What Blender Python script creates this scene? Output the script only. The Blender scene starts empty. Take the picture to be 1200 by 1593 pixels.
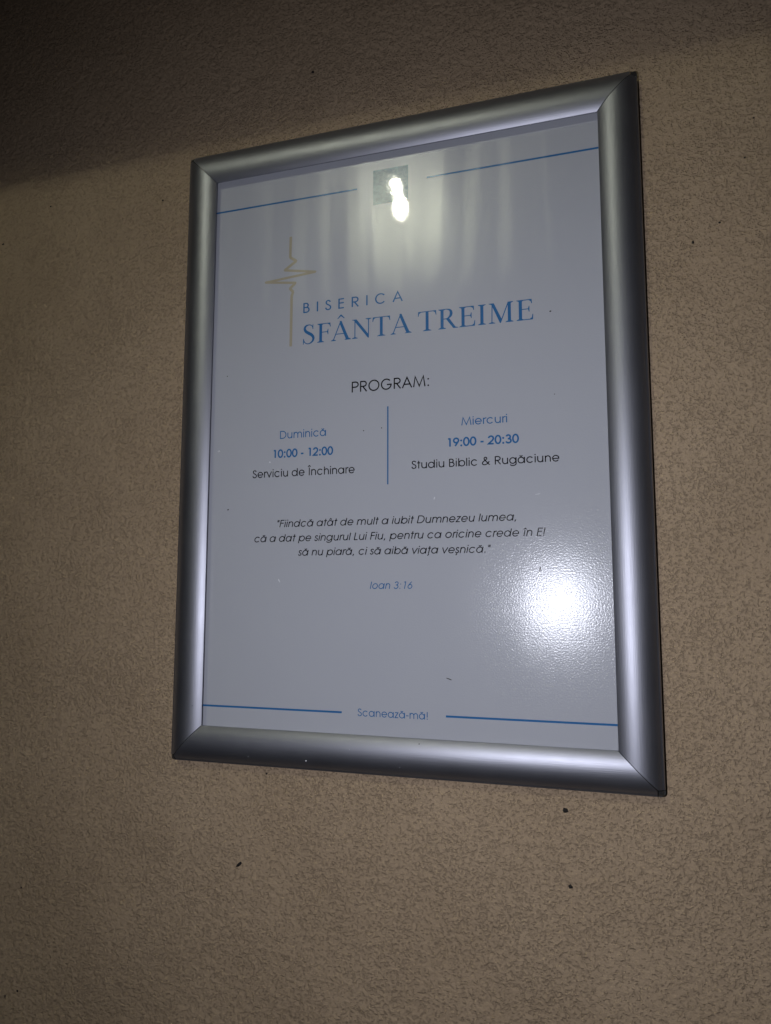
import bpy, bmesh, math, random
from mathutils import Matrix, Vector

random.seed(7)
SC = bpy.context.scene
COL = SC.collection
PI = math.pi
HEIGHT = 1.60                      # centre of the framed notice above the ground
# Local frame of every object: x right along the wall, y up, z out of the wall (metres),
# z = 0 at the inner lip of the aluminium frame; the wall face lies at z = -0.010.
WALL_Z = -0.010
SHEET_Z = -0.005

def place(o, parent=None):
    """stand an object in the common wall frame, or hang it on its parent"""
    if parent is None:
        o.location = (0, 0, HEIGHT)
        o.rotation_euler = (PI / 2, 0, 0)
    else:
        o.parent = parent

# ------------------------------------------------------------------ camera
F_PX, W_PX = 1153.988, 1200.0
ROWS = ((0.9535006623, 0.0011929326, -0.3013885596),      # camera right
        (-0.0328029079, -0.9936409079, -0.1077112586),    # camera down
        (-0.2996004943, 0.1125891776, -0.9473981322))     # camera forward
CAM = (0.14305153, -0.11031198, 0.46578880)

def to_world(v):
    return Vector((v[0], -v[2], v[1]))

cam = bpy.data.cameras.new('camera')
cam.sensor_fit = 'HORIZONTAL'
cam.sensor_width = 36.0
cam.lens = 36.0 * F_PX / W_PX
cam.clip_start, cam.clip_end = 0.01, 60.0
cam_o = bpy.data.objects.new('camera', cam)
COL.objects.link(cam_o)
r, d, f = (to_world(v) for v in ROWS)
m = Matrix((r, -d, -f)).transposed().to_4x4()
m.translation = to_world(CAM) + Vector((0, 0, HEIGHT))
cam_o.matrix_world = m
SC.camera = cam_o

# ------------------------------------------------------------------ night air, phone flash, exposure
world = bpy.data.worlds.new('World')
SC.world = world
world.use_nodes = True
bg = world.node_tree.nodes['Background']
bg.inputs['Color'].default_value = (0.55, 0.62, 0.8, 1)
bg.inputs['Strength'].default_value = 0.006

flash = bpy.data.lights.new('phone_flash', 'SPOT')
flash.energy = 4.1
flash.color = (0.86, 0.88, 1.0)
flash.shadow_soft_size = 0.0035
flash.spot_size = math.radians(137)
flash.spot_blend = 1.0
flash_o = bpy.data.objects.new('phone_flash', flash)
COL.objects.link(flash_o)
FLASH = (0.0700, -0.1185, 0.4650)
FLASH_AIM = (0.060, -0.125, 0.0)
flash_o.location = to_world(FLASH) + Vector((0, 0, HEIGHT))
flash_o.rotation_euler = (to_world(FLASH_AIM) - to_world(FLASH)).to_track_quat('-Z', 'Y').to_euler()

SC.view_settings.view_transform = 'Standard'
SC.view_settings.look = 'None'
SC.view_settings.exposure = 0.0
SC.view_settings.gamma = 1.0
SC.view_settings.use_curve_mapping = False
SC.cycles.max_bounces = 6
SC.cycles.use_denoising = True

# ------------------------------------------------------------------ material helpers
class Nodes:
    def __init__(self, name):
        self.mat = bpy.data.materials.new(name)
        self.mat.use_nodes = True
        self.nt = self.mat.node_tree
        self.bsdf = self.nt.nodes['Principled BSDF']
        self.out = self.nt.nodes['Material Output']
    def n(self, kind, **kw):
        nd = self.nt.nodes.new(kind)
        for k, v in kw.items():
            if k.startswith('i_'):
                nd.inputs[k[2:].replace('_', ' ')].default_value = v
            else:
                setattr(nd, k, v)
        return nd
    def l(self, a, b):
        self.nt.links.new(a, b)
    def math(self, op, a, b, clamp=False):
        nd = self.n('ShaderNodeMath', operation=op, use_clamp=clamp)
        for i, v in enumerate((a, b)):
            if isinstance(v, (int, float)):
                nd.inputs[i].default_value = v
            else:
                self.l(v, nd.inputs[i])
        return nd.outputs[0]
    def noise(self, vec, scale, detail=2.0, rough=0.5, dist=0.0):
        nd = self.n('ShaderNodeTexNoise')
        nd.inputs['Scale'].default_value = scale
        nd.inputs['Detail'].default_value = detail
        nd.inputs['Roughness'].default_value = rough
        nd.inputs['Distortion'].default_value = dist
        if vec is not None:
            self.l(vec, nd.inputs['Vector'])
        return nd.outputs['Fac']
    def mapping(self, vec, scale=(1, 1, 1), rot=(0, 0, 0)):
        nd = self.n('ShaderNodeMapping')
        nd.inputs['Scale'].default_value = scale
        nd.inputs['Rotation'].default_value = rot
        self.l(vec, nd.inputs['Vector'])
        return nd.outputs[0]
    def ramp(self, fac, stops):
        nd = self.n('ShaderNodeValToRGB')
        els = nd.color_ramp.elements
        while len(els) < len(stops):
            els.new(0.5)
        for e, (p, c) in zip(els, stops):
            e.position = p
            e.color = (*c, 1) if len(c) == 3 else c
        self.l(fac, nd.inputs[0])
        return nd.outputs[0]
    def bump(self, h, dist, strength=1.0, normal=None):
        nd = self.n('ShaderNodeBump')
        nd.inputs['Strength'].default_value = strength
        nd.inputs['Distance'].default_value = dist
        self.l(h, nd.inputs['Height'])
        if normal is not None:
            self.l(normal, nd.inputs['Normal'])
        return nd.outputs[0]

def stucco_material():
    k = Nodes('stucco')
    co = k.n('ShaderNodeTexCoord').outputs['Object']
    # a warped field: the float drags the wet render into short worm-like ridges
    warp = k.n('ShaderNodeTexNoise')
    warp.inputs['Scale'].default_value = 260
    warp.inputs['Detail'].default_value = 2
    k.l(co, warp.inputs['Vector'])
    sub = k.n('ShaderNodeVectorMath', operation='SUBTRACT')
    k.l(warp.outputs['Color'], sub.inputs[0])
    sub.inputs[1].default_value = (0.5, 0.5, 0.5)
    mul = k.n('ShaderNodeVectorMath', operation='SCALE')
    k.l(sub.outputs[0], mul.inputs[0])
    mul.inputs['Scale'].default_value = 0.0022
    add = k.n('ShaderNodeVectorMath', operation='ADD')
    k.l(co, add.inputs[0]); k.l(mul.outputs[0], add.inputs[1])
    wv = add.outputs[0]
    n1 = k.noise(wv, 640, 2, 0.6)
    n2 = k.noise(co, 210, 3, 0.55)
    n3 = k.noise(co, 1300, 2, 0.6)
    patch = k.noise(co, 14, 3, 0.6)
    # floated render: flat lands with open pits and short creases between them
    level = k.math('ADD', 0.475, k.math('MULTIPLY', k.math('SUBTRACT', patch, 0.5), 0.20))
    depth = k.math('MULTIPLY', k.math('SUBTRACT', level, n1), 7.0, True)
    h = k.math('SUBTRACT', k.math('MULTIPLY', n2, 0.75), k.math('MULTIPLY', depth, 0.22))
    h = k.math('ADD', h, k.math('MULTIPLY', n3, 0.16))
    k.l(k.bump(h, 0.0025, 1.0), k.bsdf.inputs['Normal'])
    # colour: beige render, slow mottling, dirt and shade painted into the open creases
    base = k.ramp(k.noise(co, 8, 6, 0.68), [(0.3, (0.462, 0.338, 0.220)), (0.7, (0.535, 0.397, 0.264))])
    dirt_and_shade = k.n('ShaderNodeMix', data_type='RGBA')
    k.l(k.math('MULTIPLY', depth, 0.16, True), dirt_and_shade.inputs['Factor'])
    k.l(base, dirt_and_shade.inputs['A'])
    dirt_and_shade.inputs['B'].default_value = (0.16, 0.12, 0.085, 1)
    k.l(dirt_and_shade.outputs['Result'], k.bsdf.inputs['Base Color'])
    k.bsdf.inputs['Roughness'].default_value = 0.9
    k.bsdf.inputs['Specular IOR Level'].default_value = 0.2
    return k.mat

def aluminium_material():
    k = Nodes('anodised_aluminium')
    co = k.n('ShaderNodeTexCoord').outputs['Object']
    k.bsdf.inputs['Metallic'].default_value = 1.0
    k.bsdf.inputs['Base Color'].default_value = (0.42, 0.425, 0.475, 1)
    fine = k.noise(k.mapping(co, (60, 2600, 2600)), 1.0, 2, 0.6)       # drawn lines run along the rail
    wear = k.noise(co, 30, 3, 0.6)
    rough = k.math('ADD', 0.41, k.math('ADD', k.math('MULTIPLY', fine, 0.06), k.math('MULTIPLY', wear, 0.08)))
    k.l(rough, k.bsdf.inputs['Roughness'])
    k.l(k.bump(fine, 0.00004, 1.0), k.bsdf.inputs['Normal'])
    return k.mat

def print_material(name, colour, mottled=None):
    """printed sheet under its clear glossy film: grained satin print, a smooth slightly wavy coat"""
    k = Nodes(name)
    co = k.n('ShaderNodeTexCoord').outputs['Object']
    if mottled:
        c = k.ramp(k.noise(co, 260, 4, 0.7, 1.0), [(0.38, colour), (0.62, mottled)])
        k.l(c, k.bsdf.inputs['Base Color'])
    else:
        k.bsdf.inputs['Base Color'].default_value = (*colour, 1)
    grain = k.noise(co, 1000, 2, 0.6)
    sep = k.n('ShaderNodeSeparateXYZ'); k.l(co, sep.inputs[0])
    lift = k.n('ShaderNodeMapRange', interpolation_type='SMOOTHSTEP')       # the film buckles under the top rail
    k.l(sep.outputs['Y'], lift.inputs['Value'])
    lift.inputs['From Min'].default_value = 0.06; lift.inputs['From Max'].default_value = 0.19
    lift.inputs['To Min'].default_value = 0.12; lift.inputs['To Max'].default_value = 1.0
    wave = k.math('MULTIPLY', k.noise(k.mapping(co, (33, 3, 1)), 1.0, 0, 0.4), lift.outputs[0])
    wavy = k.bump(wave, 0.0014, 1.0)
    k.l(k.bump(grain, 0.000075, 1.0, wavy), k.bsdf.inputs['Normal'])
    k.bsdf.inputs['Roughness'].default_value = 0.17
    k.bsdf.inputs['Specular IOR Level'].default_value = 0.40
    k.bsdf.inputs['Coat Weight'].default_value = 1.0
    k.bsdf.inputs['Coat Roughness'].default_value = 0.018
    k.bsdf.inputs['Coat IOR'].default_value = 1.45
    ripple = k.noise(co, 95, 2, 0.5)
    k.l(k.bump(k.noise(co, 620, 2, 0.6), 0.000006, 1.0, k.bump(ripple, 0.000018, 1.0, k.bump(wave, 0.00016, 1.0))), k.bsdf.inputs['Coat Normal'])
    return k.mat

def plain_material(name, colour, rough=0.5, metallic=0.0):
    k = Nodes(name)
    co = k.n('ShaderNodeTexCoord').outputs['Object']
    n = k.noise(co, 400, 3, 0.6)
    c0 = tuple(v * 0.85 for v in colour); c1 = tuple(min(1, v * 1.15) for v in colour)
    k.l(k.ramp(n, [(0.3, c0), (0.7, c1)]), k.bsdf.inputs['Base Color'])
    k.bsdf.inputs['Roughness'].default_value = rough
    k.bsdf.inputs['Metallic'].default_value = metallic
    return k.mat

def glow_material(name, colour, strength):
    k = Nodes(name)
    k.bsdf.inputs['Base Color'].default_value = (0.8, 0.8, 0.8, 1)
    k.bsdf.inputs['Emission Color'].default_value = (*colour, 1)
    k.bsdf.inputs['Emission Strength'].default_value = strength
    return k.mat

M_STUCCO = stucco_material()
M_ALU = aluminium_material()
M_CAP = plain_material('dark_plastic', (0.045, 0.045, 0.045), 0.45)
M_BACK = plain_material('grey_board', (0.25, 0.25, 0.25), 0.7)
M_SHEET = print_material('white_print', (0.568, 0.580, 0.632))
M_BLUE = print_material('blue_ink', (0.035, 0.175, 0.43))
M_BLACK = print_material('black_ink', (0.012, 0.012, 0.014))
M_GOLD = print_material('pale_gold_ink', (0.52, 0.46, 0.34))
M_PICTURE = print_material('blue_picture_ink', (0.015, 0.10, 0.22), (0.09, 0.23, 0.36))
M_SPECK = plain_material('dirt_and_shade', (0.015, 0.012, 0.010), 0.8)
M_CHIP = plain_material('pale_scuff', (0.75, 0.76, 0.8), 0.4)

# ------------------------------------------------------------------ mesh helpers
def mesh_obj(name, bm, mat, parent=None, smooth=False):
    me = bpy.data.meshes.new(name)
    bm.to_mesh(me)
    bm.free()
    if smooth:
        for p in me.polygons:
            p.use_smooth = True
    me.materials.append(mat)
    o = bpy.data.objects.new(name, me)
    COL.objects.link(o)
    place(o, parent)
    return o

def empty(name):
    o = bpy.data.objects.new(name, None)
    o.empty_display_size = 0.05
    COL.objects.link(o)
    place(o)
    return o

def tag(o, label, cat, group=None):
    o['label'] = label
    o['category'] = cat
    if group:
        o['group'] = group

def add_box(bm, lo, hi):
    v = [bm.verts.new((x, y, z)) for z in (lo[2], hi[2]) for y in (lo[1], hi[1]) for x in (lo[0], hi[0])]
    for q in ((0, 2, 3, 1), (4, 5, 7, 6), (0, 1, 5, 4), (2, 6, 7, 3), (0, 4, 6, 2), (1, 3, 7, 5)):
        bm.faces.new([v[i] for i in q])

def blob(bm, cx, cy, z, rx, ry, h, rot=0.0, n=10, seed=0):
    """a low irregular crumb lying on a surface"""
    rnd = random.Random(seed)
    rings = []
    for kz, s in ((0.0, 1.0), (0.6, 0.8), (1.0, 0.35)):
        ring = []
        for i in range(n):
            a = 2 * PI * i / n
            q = s * (0.75 + 0.5 * rnd.random())
            x, y = rx * q * math.cos(a), ry * q * math.sin(a)
            ring.append(bm.verts.new((cx + x * math.cos(rot) - y * math.sin(rot), cy + x * math.sin(rot) + y * math.cos(rot), z + h * kz)))
        rings.append(ring)
    for a, b in zip(rings, rings[1:]):
        for i in range(n):
            bm.faces.new((a[i], a[(i + 1) % n], b[(i + 1) % n], b[i]))
    bm.faces.new(rings[-1])

# ------------------------------------------------------------------ wall and eave
bm = bmesh.new()
add_box(bm, (-1.6, -1.6, WALL_Z - 0.20), (1.6, 1.6, WALL_Z))
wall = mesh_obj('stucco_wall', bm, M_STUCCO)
tag(wall, 'beige rough stucco wall carrying the silver framed notice', 'wall')

EDGE_Z = 0.16          # how far the eave's lip stands out; its underside rises towards the wall
bm = bmesh.new()
sect = [(WALL_Z + 0.002, 0.475), (EDGE_Z, 0.3265), (EDGE_Z, 0.40), (WALL_Z + 0.002, 0.56)]
le, re = ([bm.verts.new((x, y, z)) for z, y in sect] for x in (-1.6, 1.6))
for a in range(4):
    b = (a + 1) % 4
    bm.faces.new((le[a], le[b], re[b], re[a]))
bm.faces.new(list(reversed(le))); bm.faces.new(re)
bmesh.ops.recalc_face_normals(bm, faces=bm.faces)
eave = mesh_obj('roof_eave', bm, plain_material('weathered_board', (0.16, 0.13, 0.10), 0.8))
eave['kind'] = 'structure'

# ------------------------------------------------------------------ aluminium snap frame
W2, H2 = 0.277 / 2, 0.400 / 2
BAND = 0.0251
R_ARC, S_CREST = 0.0190, 0.0108
CUT = BAND - 0.0042

def prof(s):
    """height of the rounded rail above the inner lip, s outward from the lip"""
    z = math.sqrt(R_ARC ** 2 - (s - S_CREST) ** 2) - math.sqrt(R_ARC ** 2 - S_CREST ** 2)
    return z

def profile_points():
    pts = [(0.012, -0.0016), (0.0004, -0.0016), (0.0, -0.0010)]
    n = 26
    for i in range(n + 1):
        s = (BAND - 0.0012) * i / n
        pts.append((s, prof(s)))
    z0 = prof(BAND - 0.0012)
    for i in range(1, 6):                                     # rolled outer edge
        a = i / 5 * PI / 2
        pts.append((BAND - 0.0012 + 0.0012 * math.sin(a), z0 - 0.0016 * (1 - math.cos(a))))
    pts.append((BAND, WALL_Z + 0.0004))
    pts.append((0.012, WALL_Z + 0.0004))
    return pts

frame = empty('poster_frame')
tag(frame, 'silver aluminium snap frame with rounded rails hung on the beige stucco wall', 'picture frame')

def rail(half_len, half_off, angle):
    bm = bmesh.new()
    P = profile_points()
    ends = []
    for sgn in (-1, 1):
        row = []
        for s, z in P:
            u = sgn * (half_len + min(s, CUT) - 0.00028)
            row.append(bm.verts.new((u, half_off + s, z)))
        ends.append(row)
    n = len(P)
    for i in range(n):
        j = (i + 1) % n
        bm.faces.new((ends[0][i], ends[0][j], ends[1][j], ends[1][i]))
    bm.faces.new(ends[0]); bm.faces.new(list(reversed(ends[1])))
    bmesh.ops.recalc_face_normals(bm, faces=bm.faces)
    o = mesh_obj('rail', bm, M_ALU, frame, True)
    o.rotation_euler = (0, 0, angle)
    me = o.data
    me.polygons[-1].use_smooth = False
    me.polygons[-2].use_smooth = False
    me.set_sharp_from_angle(angle=math.radians(40))
    return o

rails = [rail(W2, H2, 0), rail(H2, W2, PI / 2), rail(W2, H2, PI), rail(H2, W2, -PI / 2)]

def corner_cap(sx, sy):
    bm = bmesh.new()
    n = 8
    lo, hi = CUT + 0.00025, BAND
    rr = 0.0026
    grid = []
    for i in range(n + 1):
        row = []
        for j in range(n + 1):
            a, b = lo + (hi - lo) * i / n, lo + (hi - lo) * j / n
            # round the outer corner in plan
            ca, cb = hi - rr, hi - rr
            if a > ca and b > cb:
                da, db = a - ca, b - cb
                q = max(da, db) / max(1e-9, math.hypot(da, db))
                a, b = ca + da * q, cb + db * q
            s = max(a, b)
            z = prof(min(s, BAND - 0.001)) - 0.0002
            if s > hi - 0.0008:
                z -= 0.0012
            row.append(bm.verts.new((sx * (W2 + a), sy * (H2 + b), z)))
        grid.append(row)
    for i in range(n):
        for j in range(n):
            bm.faces.new((grid[i][j], grid[i + 1][j], grid[i + 1][j + 1], grid[i][j + 1]))
    edge = [grid[i][0] for i in range(n + 1)] + [grid[n][j] for j in range(1, n + 1)] + \
           [grid[i][n] for i in range(n - 1, -1, -1)] + [grid[0][j] for j in range(n - 1, 0, -1)]
    low = [bm.verts.new((v.co.x, v.co.y, WALL_Z + 0.0004)) for v in edge]
    for i in range(len(edge)):
        j = (i + 1) % len(edge)
        bm.faces.new((edge[i], low[i], low[j], edge[j]))
    bmesh.ops.recalc_face_normals(bm, faces=bm.faces)
    o = mesh_obj('corner_cap', bm, M_CAP, frame, True)
    o.data.set_sharp_from_angle(angle=math.radians(45))
    return o

for sx in (-1, 1):
    for sy in (-1, 1):
        corner_cap(sx, sy)
bm = bmesh.new()
add_box(bm, (-W2 - 0.0115, -H2 - 0.0115, -0.0085), (W2 + 0.0115, H2 + 0.0115, -0.0058))
mesh_obj('back_panel', bm, M_BACK, frame)

# ------------------------------------------------------------------ printed notice
bm = bmesh.new()
add_box(bm, (-W2 - 0.010, -H2 - 0.010, SHEET_Z - 0.0005), (W2 + 0.010, H2 + 0.010, SHEET_Z))
poster = mesh_obj('church_notice', bm, M_SHEET)
tag(poster, 'white printed church service notice with blue and black lettering inside the silver frame', 'poster')

def px(u, v, z=SHEET_Z):
    """photograph pixel (1200 x 1593) -> point of the wall frame at depth z; used once to read the layout off"""
    a, b = (u - 600.0) / F_PX, (v - 796.5) / F_PX
    dd = [a * ROWS[0][i] + b * ROWS[1][i] + ROWS[2][i] for i in range(3)]
    t = (z - CAM[2]) / dd[2]
    return CAM[0] + dd[0] * t, CAM[1] + dd[1] * t

def arc(cx, cy, rx, ry, a0, a1, n=18):
    return [(cx + rx * math.cos(math.radians(a0 + (a1 - a0) * i / n)),
             cy + ry * math.sin(math.radians(a0 + (a1 - a0) * i / n))) for i in range(n + 1)]

def spline(P, n=6):
    out = []
    Q = [P[0]] + list(P) + [P[-1]]
    for i in range(1, len(Q) - 2):
        p0, p1, p2, p3 = Q[i - 1:i + 3]
        for j in range(n):
            t = j / n
            out.append(tuple(0.5 * (2 * p1[k] + (p2[k] - p0[k]) * t + (2 * p0[k] - 5 * p1[k] + 4 * p2[k] - p3[k]) * t * t
                                    + (3 * p1[k] - p0[k] - 3 * p2[k] + p3[k]) * t ** 3) for k in range(len(p1))))
    out.append(tuple(P[-1]))
    return out

X, CAP, ASC = 0.505, 0.685, 0.72
XM = 0.27

def geometric_glyphs():
    G = {}
    bowl = lambda c: arc(c, XM, 0.240, 0.243, 0, 360, 36)
    def n_arch(x0, x1):
        m, rx = (x0 + x1) / 2, (x1 - x0) / 2
        return [(x0, 0.26)] + arc(m, 0.30, rx, 0.213, 180, 0, 18) + [(x1, 0.0)]
    sml_s = spline([(0.315, 0.425), (0.26, 0.49), (0.19, 0.508), (0.11, 0.475), (0.085, 0.40), (0.125, 0.325), (0.20, 0.275),
                    (0.285, 0.225), (0.32, 0.15), (0.285, 0.065), (0.195, 0.03), (0.11, 0.06), (0.065, 0.145)])
    big_S = spline([(0.40, 0.575), (0.345, 0.655), (0.25, 0.69), (0.145, 0.655), (0.105, 0.56), (0.14, 0.46), (0.25, 0.385),
                    (0.375, 0.305), (0.425, 0.19), (0.375, 0.075), (0.25, 0.03), (0.125, 0.075), (0.07, 0.19)])
    dot = lambda x, y: ('dot', x, y)
    G['o'] = (0.655, [bowl(0.3275)])
    G['a'] = (0.683, [bowl(0.31), [(0.575, 0.54), (0.575, 0)]])
    G['b'] = (0.683, [[(0.108, ASC), (0.108, 0)], bowl(0.373)])
    G['c'] = (0.647, [arc(0.33, XM, 0.245, 0.243, 38, 322, 30)])
    G['d'] = (0.683, [bowl(0.31), [(0.575, ASC), (0.575, 0)]])
    G['e'] = (0.650, [[(0.09, XM - 0.01)] + [(0.562, XM - 0.01)] + arc(0.325, XM, 0.24, 0.243, 2, 325, 32)])
    G['g'] = (0.674, [bowl(0.31), [(0.575, 0.54), (0.575, 0.0)] + arc(0.325, 0.0, 0.25, 0.165, 0, -155, 18)])
    G['h'] = (0.583, [[(0.10, ASC), (0.10, 0)], n_arch(0.10, 0.483)])
    G['i'] = (0.200, [[(0.10, 0.54), (0.10, 0)], dot(0.10, 0.685)])
    G['\u0131'] = (0.200, [[(0.10, 0.54), (0.10, 0)]])
    G['l'] = (0.200, [[(0.10, ASC), (0.10, 0)]])
    G['m'] = (0.938, [[(0.10, 0.54), (0.10, 0)], n_arch(0.10, 0.469), n_arch(0.469, 0.838)])
    G['n'] = (0.583, [[(0.10, 0.54), (0.10, 0)], n_arch(0.10, 0.483)])
    G['p'] = (0.683, [[(0.108, 0.54), (0.108, -0.19)], bowl(0.373)])
    G['r'] = (0.301, [[(0.10, 0.54), (0.10, 0)], [(0.10, 0.27)] + arc(0.275, 0.33, 0.175, 0.183, 180, 70, 10)])
    G['s'] = (0.388, [sml_s])
    G['t'] = (0.339, [[(0.17, 0.70), (0.17, 0)], [(0.03, 0.507), (0.31, 0.507)]])
    G['u'] = (0.608, [[(0.10, 0.54)] + [(0.10, 0.25)] + arc(0.30, 0.24, 0.20, 0.21, 180, 360, 18) + [(0.50, 0.27)], [(0.50, 0.54), (0.50, 0)]])
    G['v'] = (0.554, [[(0.045, 0.54), (0.277, 0.03), (0.509, 0.54)]])
    G['z'] = (0.426, [[(0.05, 0.505), (0.355, 0.505), (0.06, 0.035), (0.38, 0.035)]])
    G['A'] = (0.740, [[(0.055, 0), (0.37, 0.69), (0.685, 0)], [(0.165, 0.24), (0.575, 0.24)]])
    G['B'] = (0.575, [[(0.11, 0.718), (0.11, 0)], [(0.11, CAP), (0.24, CAP)] + arc(0.27, 0.535, 0.15, 0.15, 90, -90, 12) + [(0.11, 0.385)],
                      [(0.11, 0.384), (0.27, 0.384)] + arc(0.305, 0.21, 0.185, 0.175, 90, -90, 14) + [(0.11, 0.035)]])
    G['C'] = (0.813, [arc(0.42, 0.36, 0.335, 0.335, 40, 320, 34)])
    G['D'] = (0.744, [[(0.11, 0.718), (0.11, 0)], [(0.11, CAP), (0.30, CAP)] + arc(0.33, 0.36, 0.325, 0.325, 90, -90, 24) + [(0.11, 0.035)]])
    G['E'] = (0.536, [[(0.11, 0.718), (0.11, 0)], [(0.11, CAP), (0.47, CAP)], [(0.11, 0.40), (0.46, 0.40)], [(0.11, 0.035), (0.47, 0.035)]])
    G['F'] = (0.485, [[(0.11, 0.718), (0.11, 0)], [(0.11, CAP), (0.44, CAP)], [(0.11, 0.40), (0.43, 0.40)]])
    G['G'] = (0.872, [arc(0.43, 0.36, 0.335, 0.335, 42, 358, 36), [(0.47, 0.335), (0.80, 0.335)]])
    G['I'] = (0.226, [[(0.113, 0.718), (0.113, 0)]])
    G['L'] = (0.462, [[(0.11, 0.718), (0.11, 0)], [(0.11, 0.035), (0.42, 0.035)]])
    G['M'] = (0.919, [[(0.08, 0), (0.185, 0.69), (0.4595, 0.05), (0.735, 0.69), (0.84, 0)]])
    G['O'] = (0.869, [arc(0.4345, 0.36, 0.345, 0.338, 0, 360, 44)])
    G['P'] = (0.592, [[(0.11, 0.718), (0.11, 0)], [(0.11, CAP), (0.32, CAP)] + arc(0.335, 0.515, 0.19, 0.17, 90, -90, 16) + [(0.11, 0.345)]])
    G['R'] = (0.607, [[(0.11, 0.718), (0.11, 0)], [(0.11, CAP), (0.31, CAP)] + arc(0.325, 0.52, 0.18, 0.165, 90, -90, 16) + [(0.11, 0.355)], [(0.26, 0.355), (0.535, 0)]])
    G['S'] = (0.498, [big_S])
    G['0'] = (0.554, [arc(0.277, 0.36, 0.205, 0.33, 0, 360, 36)])
    G['1'] = (0.554, [[(0.17, 0.655), (0.325, 0.685)], [(0.325, 0.718), (0.325, 0)]])
    G['2'] = (0.554, [arc(0.275, 0.49, 0.19, 0.19, 170, 0, 14) + spline([(0.465, 0.49), (0.435, 0.39), (0.34, 0.275), (0.075, 0.035)], 5)[1:] + [(0.49, 0.035)]])
    G['3'] = (0.554, [arc(0.265, 0.53, 0.155, 0.155, 165, -90, 18) , [(0.225, 0.376)] + [(0.27, 0.376)] + arc(0.275, 0.203, 0.195, 0.173, 88, -165, 20)])
    G['6'] = (0.554, [arc(0.277, 0.225, 0.195, 0.19, 0, 360, 30), spline([(0.36, 0.70), (0.22, 0.49), (0.115, 0.33), (0.083, 0.225)], 5)])
    G['9'] = (0.554, [arc(0.277, 0.495, 0.195, 0.19, 0, 360, 30), spline([(0.195, 0.02), (0.335, 0.23), (0.44, 0.39), (0.471, 0.495)], 5)])
    G[':'] = (0.277, [dot(0.14, 0.47), dot(0.14, 0.05)])
    G['.'] = (0.277, [dot(0.14, 0.05)])
    G[','] = (0.277, [[(0.165, 0.085), (0.10, -0.10)]])
    G['-'] = (0.332, [[(0.04, 0.26), (0.292, 0.26)]])
    G['!'] = (0.295, [[(0.147, 0.718), (0.147, 0.20)], dot(0.147, 0.05)])
    G['"'] = (0.309, [[(0.10, 0.718), (0.10, 0.50)], [(0.21, 0.718), (0.21, 0.50)]])
    G[' '] = (0.277, [])
    G['&'] = (0.757, [spline([(0.68, 0.0), (0.52, 0.17), (0.32, 0.40), (0.23, 0.52), (0.235, 0.63), (0.335, 0.69), (0.43, 0.63), (0.43, 0.53),
                              (0.33, 0.43), (0.16, 0.31), (0.085, 0.19), (0.12, 0.08), (0.25, 0.03), (0.42, 0.07), (0.55, 0.18), (0.64, 0.32)], 6)])
    breve = lambda c, y: arc(c, y + 0.10, 0.11, 0.10, 195, 345, 10)
    hat = lambda c, y: [(c - 0.12, y), (c, y + 0.10), (c + 0.12, y)]
    tail = lambda c: [(c + 0.01, -0.02), (c + 0.015, -0.09), (c - 0.06, -0.19)]
    G['\u0103'] = (0.683, G['a'][1] + [breve(0.31, 0.61)])
    G['\u00e2'] = (0.683, G['a'][1] + [hat(0.31, 0.61)])
    G['\u00ee'] = (0.260, [[(0.13, 0.54), (0.13, 0)], hat(0.13, 0.61)])
    G['\u00ce'] = (0.270, [[(0.135, 0.718), (0.135, 0)], hat(0.135, 0.79)])
    G['\u0219'] = (0.388, G['s'][1] + [tail(0.19)])
    G['\u021b'] = (0.339, G['t'][1] + [tail(0.17)])
    return G

GEO = geometric_glyphs()

class Ink:
    """flat printed shapes in glyph space, each on its own hair-thin layer so no two faces coincide"""
    def __init__(self):
        self.polys = []
    def ribbon(self, P, w):
        """P: centreline; w: one width or a width per point"""
        Q = [P[0]]
        W = [w if isinstance(w, (int, float)) else w[0]]
        for i in range(1, len(P)):
            if math.hypot(P[i][0] - Q[-1][0], P[i][1] - Q[-1][1]) > 1e-5:
                Q.append(P[i]); W.append(w if isinstance(w, (int, float)) else w[i])
        closed = len(Q) > 3 and math.hypot(Q[0][0] - Q[-1][0], Q[0][1] - Q[-1][1]) < 1e-4
        if closed:
            Q.pop(); W.pop()
        n = len(Q)
        L, Rr = [], []
        for i in range(n):
            a = Q[i - 1] if (i or closed) else None
            b = Q[(i + 1) % n] if (i < n - 1 or closed) else None
            def unit(p, q):
                dx, dy = q[0] - p[0], q[1] - p[1]; h = math.hypot(dx, dy)
                return dx / h, dy / h
            d1 = unit(a, Q[i]) if a else unit(Q[i], b)
            d2 = unit(Q[i], b) if b else d1
            nx, ny = -(d1[1] + d2[1]), d1[0] + d2[0]
            h = math.hypot(nx, ny)
            if h < 1e-6:
                nx, ny, h = -d1[1], d1[0], 1
            nx, ny = nx / h, ny / h
            c = max(0.45, nx * -d1[1] + ny * d1[0])
            k = W[i] / 2 / c
            L.append((Q[i][0] + nx * k, Q[i][1] + ny * k)); Rr.append((Q[i][0] - nx * k, Q[i][1] - ny * k))
        quads = [(L[i], Rr[i], Rr[(i + 1) % n], L[(i + 1) % n]) for i in range(n if closed else n - 1)]
        self.polys.append(quads)
    def poly(self, P):
        self.polys.append([tuple(P)])
    def dot(self, x, y, r):
        self.polys.append([tuple(arc(x, y, r, r, 0, 360, 14)[:-1])])
    def bounds(self):
        xs = [p[0] for g in self.polys for q in g for p in q]
        return min(xs), max(xs)

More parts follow.
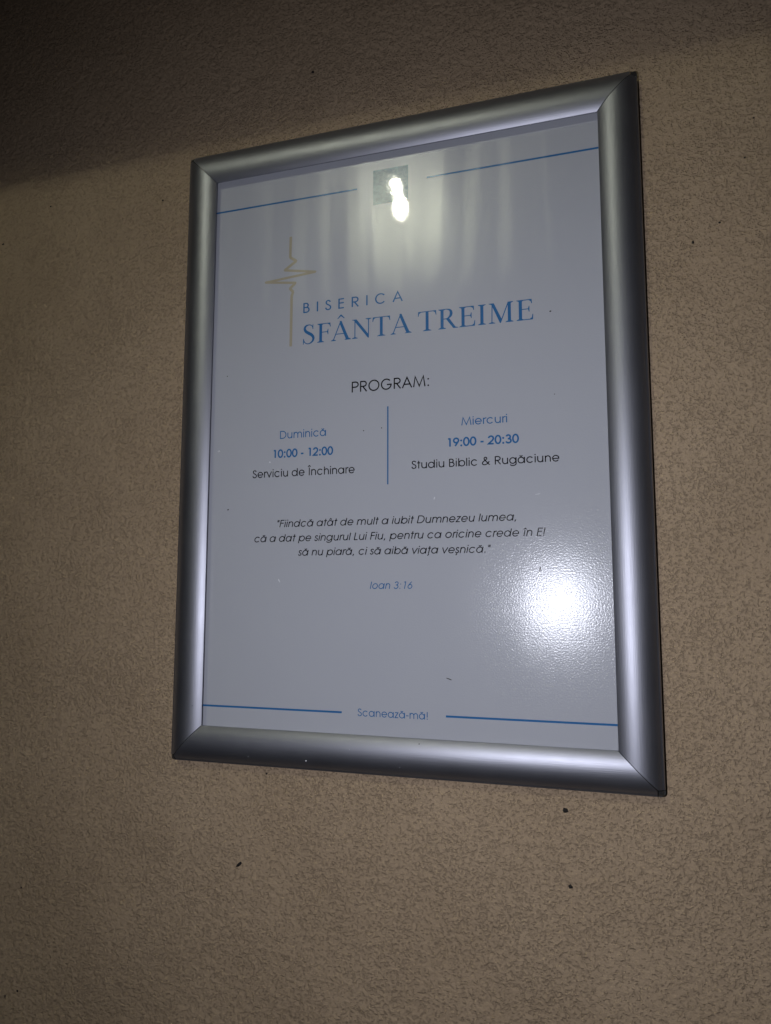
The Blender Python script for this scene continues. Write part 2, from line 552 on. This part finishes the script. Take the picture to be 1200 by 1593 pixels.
def geometric_line(text, weight=0.066, track=0.0, shear=0.0, squeeze=1.0):
    ink = Ink()
    x = 0.0
    for ch in text:
        adv, strokes = GEO[ch]
        for s in strokes:
            if s[0] == 'dot':
                cx, cy = x + s[1] * squeeze, s[2]
                ink.dot(cx + cy * shear, cy, max(0.05, weight * 0.62))
            else:
                ink.ribbon([(x + p[0] * squeeze + p[1] * shear, p[1]) for p in s], weight)
        x += adv * squeeze + track
    return ink

def lay(name, ink, a, b, cap_px, mat, cap=0.718, parent=None):
    """put a line of print on the sheet: a, b = photographed ends of its baseline, cap_px = height of its capitals"""
    ax, ay = px(*a); bx, by = px(*b)
    _, ty = px((a[0] + b[0]) / 2, (a[1] + b[1]) / 2 - cap_px)
    my = (ay + by) / 2
    lo, hi = ink.bounds()
    kx = (bx - ax) / (hi - lo)
    ky = (ty - my) / cap
    bm = bmesh.new()
    for i, group in enumerate(ink.polys):
        z = SHEET_Z + 0.00008 + 0.00002 * (i % 5)
        cache = {}
        for q in group:
            vs = []
            for p in q:
                key = (round(p[0], 6), round(p[1], 6))
                if key not in cache:
                    cache[key] = bm.verts.new((ax + (p[0] - lo) * kx, my + p[1] * ky, z))
                if cache[key] not in vs:
                    vs.append(cache[key])
            if len(vs) > 2:
                try:
                    fc = bm.faces.new(vs)
                    fc.normal_update()
                    if fc.normal.z < 0:
                        fc.normal_flip()
                except ValueError:
                    pass
    return mesh_obj(name, bm, mat, parent or poster)

# ---- the serif church name
def serif_name():
    ink = Ink()
    T, t, sv = 0.098, 0.030, 0.024
    H = 0.70
    def foot(x, w, y, up, l=0.075, rgt=0.075):
        d = 1 if up else -1
        ink.poly([(x - l, y), (x + w + rgt, y), (x + w + rgt, y + d * sv * 0.7), (x + w, y + d * 0.055), (x, y + d * 0.055), (x - l, y + d * sv * 0.7)])
    def stem(x, w=T, y0=0.0, y1=H, l=0.075, rgt=0.075, top=True, bot=True):
        ink.poly([(x, y0), (x + w, y0), (x + w, y1), (x, y1)])
        if bot: foot(x, w, y0, True, l, rgt)
        if top: foot(x, w, y1, False, l, rgt)
    def S(x):
        P = [(0.405, 0.545, .026), (0.385, 0.625, .030), (0.325, 0.688, .032), (0.235, 0.700, .040), (0.145, 0.665, .066), (0.105, 0.575, .082), (0.145, 0.475, .098),
             (0.25, 0.395, .108), (0.365, 0.315, .104), (0.425, 0.205, .086), (0.39, 0.085, .066), (0.285, 0.010, .040), (0.185, 0.010, .032), (0.105, 0.075, .030), (0.065, 0.185, .026)]
        Q = spline(P, 5)
        ink.ribbon([(x + p[0], p[1]) for p in Q], [p[2] for p in Q])
        ink.poly([(x + 0.395, 0.715), (x + 0.417, 0.715), (x + 0.417, 0.530), (x + 0.393, 0.530), (x + 0.38, 0.62)])
        ink.poly([(x + 0.050, -0.012), (x + 0.072, -0.012), (x + 0.085, 0.085), (x + 0.076, 0.200), (x + 0.050, 0.200)])
        return 0.52
    def arm_tip(x, y, d, ln=0.15):
        ink.poly([(x - 0.06, y), (x, y), (x + 0.012, y - d * ln), (x - 0.010, y - d * ln), (x - 0.035, y - d * 0.07), (x - 0.10, y - d * 0.028), (x - 0.10, y)])
    def F(x, e=False):
        stem(x + 0.12, l=0.075, rgt=0.075)
        ink.poly([(x + 0.2, H - t), (x + 0.50, H - t), (x + 0.50, H), (x + 0.2, H)])
        arm_tip(x + 0.515, H, 1)
        ink.poly([(x + 0.2, 0.36), (x + 0.42, 0.36), (x + 0.42, 0.36 + t), (x + 0.2, 0.36 + t)])
        ink.poly([(x + 0.425, 0.275), (x + 0.445, 0.275), (x + 0.445, 0.475), (x + 0.425, 0.475), (x + 0.405, 0.40), (x + 0.37, 0.375), (x + 0.405, 0.35)])
        if e:
            ink.poly([(x + 0.2, 0), (x + 0.53, 0), (x + 0.53, t), (x + 0.2, t)])
            arm_tip(x + 0.545, 0, -1, 0.19)
            return 0.60
        return 0.545
    def A(x, hat=False):
        ink.ribbon([(x + 0.075, 0.012), (x + 0.335, 0.70)], 0.033)
        ink.poly([(x + 0.300, 0.715), (x + 0.365, 0.715), (x + 0.650, 0.0), (x + 0.535, 0.0), (x + 0.305, 0.605)])
        ink.poly([(x + 0.15, 0.225), (x + 0.48, 0.225), (x + 0.47, 0.255), (x + 0.16, 0.255)])
        foot(x + 0.065, 0.025, 0, True, 0.07, 0.085)
        foot(x + 0.545, 0.10, 0, True, 0.065, 0.06)
        if hat:
            ink.poly([(x + 0.21, 0.80), (x + 0.325, 0.945), (x + 0.365, 0.945), (x + 0.485, 0.80), (x + 0.45, 0.80), (x + 0.345, 0.885), (x + 0.245, 0.80)])
        return 0.70
    def N(x):
        ink.poly([(x + 0.125, 0), (x + 0.157, 0), (x + 0.157, 0.66), (x + 0.125, 0.66)])
        ink.poly([(x + 0.04, H), (x + 0.195, H), (x + 0.625, 0.10), (x + 0.625, -0.012), (x + 0.595, -0.012), (x + 0.10, H - 0.03), (x + 0.04, H - 0.02)])
        ink.poly([(x + 0.598, 0.0), (x + 0.630, 0.0), (x + 0.630, H), (x + 0.598, H)])
        foot(x + 0.128, 0.027, 0, True, 0.09, 0.09)
        foot(x + 0.600, 0.027, H, False, 0.09, 0.09)
        return 0.735
    def Tt(x):
        stem(x + 0.27, top=False, l=0.09, rgt=0.09)
        ink.poly([(x + 0.045, H - t), (x + 0.60, H - t), (x + 0.60, H), (x + 0.045, H)])
        arm_tip(x + 0.615, H, 1, 0.165)
        ink.poly([(x + 0.085, H), (x + 0.025, H), (x + 0.013, H - 0.165), (x + 0.035, H - 0.165), (x + 0.060, H - 0.07), (x + 0.125, H - 0.028), (x + 0.125, H)])
        return 0.64
    def R(x):
        stem(x + 0.12)
        Q = spline([(0.20, H - 0.015, .030), (0.33, H - 0.016, .032), (0.435, 0.635, .070), (0.465, 0.53, .095), (0.43, 0.425, .075), (0.33, 0.355, .034), (0.20, 0.350, .030)], 6)
        ink.ribbon([(x + p[0], p[1]) for p in Q], [p[2] for p in Q])
        ink.poly([(x + 0.285, 0.36), (x + 0.395, 0.37), (x + 0.60, 0.045), (x + 0.66, 0.026), (x + 0.69, 0.022), (x + 0.69, 0.0), (x + 0.53, 0.0)])
        return 0.675
    def I(x):
        stem(x + 0.12)
        return 0.335
    def Mm(x):
        ink.poly([(x + 0.130, 0), (x + 0.160, 0), (x + 0.172, 0.66), (x + 0.142, 0.66)])
        ink.poly([(x + 0.05, H), (x + 0.21, H), (x + 0.455, 0.12), (x + 0.425, -0.005), (x + 0.395, -0.005), (x + 0.135, H - 0.05), (x + 0.05, H - 0.02)])
        ink.ribbon([(x + 0.412, 0.01), (x + 0.655, 0.68)], 0.032)
        ink.poly([(x + 0.640, 0), (x + 0.738, 0), (x + 0.738, H), (x + 0.640, H)])
        foot(x + 0.132, 0.027, 0, True, 0.09, 0.09)
        foot(x + 0.640, 0.098, 0, True)
        foot(x + 0.660, 0.078, H, False, 0.02, 0.075)
        return 0.86
    x = 0.0
    for fn in (S, F, lambda q: A(q, True), N, Tt, A, None, Tt, R, lambda q: F(q, True), I, Mm, lambda q: F(q, True)):
        x += 0.20 if fn is None else fn(x)
    return ink

lay('heading_text', geometric_line('BISERICA', 0.086, 0.36, 0, 0.84), (472, 488), (627.2, 467), 15.6, M_BLUE)
lay('church_name_text', serif_name(), (471.7, 535.8), (830.2, 496.5), 30.6, M_BLUE, 0.70)
lay('program_text', geometric_line('PROGRAM:', 0.086), (547.4, 610.8), (667.8, 600.2), 16.8, M_BLACK)
lay('day_text', geometric_line('Duminic\u0103', 0.086), (435.8, 682.8), (507.4, 678), 12.2, M_BLUE)
lay('time_text', geometric_line('10:00 - 12:00', 0.138), (425.8, 712.8), (518.6, 706.7), 12.4, M_BLUE)
lay('service_text', geometric_line('Serviciu de \u00cenchinare', 0.090), (393, 744.5), (552, 735.3), 12.2, M_BLACK)
lay('day_text', geometric_line('Miercuri', 0.086), (718, 661.9), (789.6, 656.9), 12.8, M_BLUE)
lay('time_text', geometric_line('19:00 - 20:30', 0.138), (697.3, 694.6), (808, 688.8), 13.2, M_BLUE)
lay('service_text', geometric_line('Studiu Biblic & Rug\u0103ciune', 0.090), (640.4, 729.4), (870.8, 717.5), 12.7, M_BLACK)
SH = 0.20
for s, a, b in (('"Fiindc\u0103 at\u00e2t de mult a iubit Dumnezeu lumea,', (431.6, 820.5), (803.7, 809.5)),
                ('c\u0103 a dat pe singurul Lui Fiu, pentru ca oricine crede \u00een El', (396, 844.4), (849.4, 832.6)),
                ('s\u0103 nu piar\u0103, ci s\u0103 aib\u0103 via\u021ba ve\u0219nic\u0103."', (464, 865.2), (764.2, 858.9))):
    lay('verse_text', geometric_line(s, 0.088, 0.0, SH), a, b, 11.8, M_BLACK)
lay('reference_text', geometric_line('Ioan 3:16', 0.082, 0.0, SH), (575.7, 916.6), (641.9, 915.6), 11.4, M_BLUE)
lay('caption_text', geometric_line('Scaneaz\u0103-m\u0103!', 0.082), (556.6, 1113.9), (665.8, 1119.8), 11.8, M_BLUE)

def strip(name, a, b, w, mat):
    """a straight printed rule between two photographed points, w metres thick"""
    p, q = px(*a), px(*b)
    if abs(p[0] - q[0]) > abs(p[1] - q[1]):
        y = (p[1] + q[1]) / 2; p, q = (p[0], y), (q[0], y)
    else:
        x = (p[0] + q[0]) / 2; p, q = (x, p[1]), (x, q[1])
    ink = Ink(); ink.ribbon([p, q], w)
    bm = bmesh.new()
    z = SHEET_Z + 0.00008
    for g in ink.polys:
        for quad in g:
            fc = bm.faces.new([bm.verts.new((*c, z)) for c in quad])
            fc.normal_update()
            if fc.normal.z < 0: fc.normal_flip()
    return mesh_obj(name, bm, mat, poster)

strip('rule_line', (325, 334), (556, 294.3), 0.0013, M_BLUE)
strip('rule_line', (664, 275.4), (944, 227.7), 0.0013, M_BLUE)
strip('rule_line', (300, 1097.2), (532, 1107.2), 0.0013, M_BLUE)
strip('rule_line', (694, 1115.2), (972, 1128.2), 0.0013, M_BLUE)
strip('divider_line', (603, 632), (604.3, 753.5), 0.0009, M_BLUE)

# pale gold cross drawn as one heartbeat stroke
E8 = lambda u, v: px(400 + u / 7.967, 350 + v / 7.967)
zig = [(420, 145), (413, 402), (488, 445), (345, 562), (725, 578), (110, 714), (478, 716), (410, 788), (448, 828), (430, 880), (418, 1505)]
bm = bmesh.new()
for i, (p, q) in enumerate(zip(zig, zig[1:])):
    a, b = E8(*p), E8(*q)
    ink = Ink(); ink.ribbon([a, b], 0.0021 if i not in (3, 4, 5) else 0.0018)
    z = SHEET_Z + 0.00008 + 0.00002 * (i % 3)
    quad = ink.polys[0][0]
    fc = bm.faces.new([bm.verts.new((*c, z)) for c in quad]); fc.normal_update()
    if fc.normal.z < 0: fc.normal_flip()
    if 0 < i:
        fc = bm.faces.new([bm.verts.new((*c, z + 0.00007)) for c in arc(a[0], a[1], 0.0008, 0.0008, 0, 360, 12)[:-1]])
mesh_obj('cross_emblem', bm, M_GOLD, poster)

# small blue picture between the two top rules
p0, p1 = px(581, 265), px(635.3, 312)
bm = bmesh.new()
x0, x1 = p0[0], p1[0]
ytop = (px(582, 264.7)[1] + px(635.3, 256.7)[1]) / 2
ybot = (px(579.7, 318.3)[1] + px(635, 311)[1]) / 2
fc = bm.faces.new([bm.verts.new(c) for c in ((x0, ybot, SHEET_Z + 8e-5), (x1, ybot, SHEET_Z + 8e-5), (x1, ytop, SHEET_Z + 8e-5), (x0, ytop, SHEET_Z + 8e-5))])
mesh_obj('blue_square', bm, M_PICTURE, poster)

# dirt on the film
for i, (u, v, a, b, rot) in enumerate([(856.5, 484, .0008, .0006, 0), (354, 585.5, .0005, .0005, 0), (355, 793, .0007, .0006, 0.5), (566, 670, .0006, .0005, 0),
                                       (594, 665.5, .0005, .0005, 0), (699, 1056.5, .0022, .00035, -0.3), (840.5, 885, .0005, .0016, -0.15), (863, 613, .0004, .0004, 0)]):
    bm = bmesh.new(); c = px(u, v)
    blob(bm, c[0], c[1], SHEET_Z + 0.0001, a * 0.8, b * 0.8, 0.00015, rot, 9, i)
    mesh_obj('dirt_speck', bm, M_SPECK, poster)

# pale scuffs in the film
for i, (u, v, a, b, rot) in enumerate([(837, 768.5, .0018, .0003, 0.15), (434.5, 903.5, .0005, .0014, 0.5), (341, 702, .0010, .0007, 0.3), (676, 775, .0004, .0011, -0.3),
                                       (922, 1030, .0003, .0013, 0.6), (927, 1036, .0003, .0009, -0.5), (420, 719, .0007, .0006, 0)]):
    bm = bmesh.new(); c = px(u, v)
    blob(bm, c[0], c[1], SHEET_Z + 0.0001, a, b, 0.0001, rot, 9, 80 + i)
    mesh_obj('film_scuff', bm, M_CHIP, poster)

# nicks on the lower rail
for i, (u, v, a, mt) in enumerate([(476, 1183.5, .0009, M_CHIP), (386, 1177, .0005, M_CHIP), (652, 1158, .0007, M_SPECK), (300, 1098, .0005, M_SPECK), (622, 1194, .0005, M_CHIP), (545, 1166, .0004, M_CHIP)]):
    c = px(u, v, 0.002)
    if v > 1130:
        s = -c[1] - H2
    else:
        s = -c[0] - W2
    bm = bmesh.new()
    blob(bm, c[0], c[1], prof(s) - 0.0001, a * 0.75, a * 0.6, 0.0002, 0.4, 8, 20 + i)
    mesh_obj('rail_nick', bm, mt, frame)

# crumbs and pits on the render
for i, (u, v, a, b, rot) in enumerate([(487, 112, .0013, .0011, 0), (880, 1260.5, .0018, .0015, 0), (888, 1379.5, .0013, .0013, 0), (372, 1345, .0026, .0010, 0.7),
                                       (253.5, 311.5, .0011, .0011, 0), (1078.5, 377, .0010, .0015, 0), (1120, 346, .0010, .0009, 0), (1173, 183, .0009, .0007, 0),
                                       (33, 1381, .0010, .0010, 0), (27, 1542, .0012, .0010, 0), (8, 1550, .0008, .0016, 0), (415, 1204, .0012, .0008, 0.4),
                                       (79, 321, .0010, .0008, 0.2), (5, 380, .0016, .0010, 0.2), (1159, 245, .0009, .0007, 0)]):
    bm = bmesh.new(); c = px(u, v, WALL_Z)
    q = 1.0 if i < 4 else 0.75
    blob(bm, c[0], c[1], WALL_Z - 0.0001, a * q, b * q, 0.0008 * q, rot, 9, 50 + i)
    mesh_obj('dark_speck', bm, M_SPECK, wall)

# ------------------------------------------------------------------ the lit lamp across the yard (seen mirrored in the film)
lamp = empty('hanging_lamp')
tag(lamp, 'lit pear shaped lamp bulb, seen only as the white reflection in the notice', 'lamp')
LB = Vector((-0.446, 1.030, 1.53)); LT = Vector((-0.464, 1.118, 1.53))
ax = (LT - LB).normalized()
side = ax.cross(Vector((0, 0, 1))).normalized()
fro = side.cross(ax)

def lathe(name, prof_pts, mat, n=28):
    bm = bmesh.new()
    rings = []
    for s, rad in prof_pts:
        rings.append([bm.verts.new(LB + ax * s + side * (rad * math.cos(2 * PI * i / n)) + fro * (rad * math.sin(2 * PI * i / n))) for i in range(n)])
    for a, b in zip(rings, rings[1:]):
        for i in range(n):
            bm.faces.new((a[i], a[(i + 1) % n], b[(i + 1) % n], b[i]))
    bm.faces.new(list(reversed(rings[0]))); bm.faces.new(rings[-1])
    bmesh.ops.recalc_face_normals(bm, faces=bm.faces)
    return mesh_obj(name, bm, mat, lamp, True)

lathe('bulb', [(-0.021, 0.002), (-0.019, 0.010), (-0.012, 0.018), (0.0, 0.0215), (0.013, 0.0195), (0.028, 0.0135), (0.043, 0.0085), (0.056, 0.0075), (0.070, 0.0115), (0.082, 0.0135), (0.094, 0.011), (0.099, 0.005)],
      glow_material('lit_bulb', (0.97, 1.0, 0.80), 265.0))
lathe('socket', [(0.100, 0.010), (0.101, 0.020), (0.150, 0.020), (0.155, 0.008)], M_CAP)
lathe('cord', [(0.156, 0.003), (1.2, 0.003)], M_CAP, 8)

# pleated white reflector added behind the bulb to shape the streaks around its reflection
bm = bmesh.new()
nx, ny = 150, 12
rnd = random.Random(3)
ph = [rnd.uniform(0, 6.28) for _ in range(4)]
cols = []
for i in range(nx + 1):
    x = -0.98 + 0.96 * i / nx
    row = []
    for j in range(ny + 1):
        y = 0.84 + 0.66 * j / ny
        q = (x + 0.05 * (y - 1.05) * math.sin(9 * x + ph[0])) * 2 * PI / 0.105
        z = 1.70 + 0.030 * math.sin(q + 0.9 * math.sin(4.1 * x + ph[1])) + 0.012 * math.sin(0.43 * q + ph[2])
        row.append(bm.verts.new((x, y, z)))
    cols.append(row)
for i in range(nx):
    for j in range(ny):
        bm.faces.new((cols[i][j], cols[i][j + 1], cols[i + 1][j + 1], cols[i + 1][j]))
reflector = mesh_obj('streak_reflector', bm, plain_material('white_reflector', (0.50, 0.50, 0.42), 0.9), None, True)
tag(reflector, 'unseen white pleated reflector added behind the lit bulb to give the streaks in the notice', 'reflector')
sol = reflector.modifiers.new('thickness', 'SOLIDIFY')
sol.thickness = 0.002
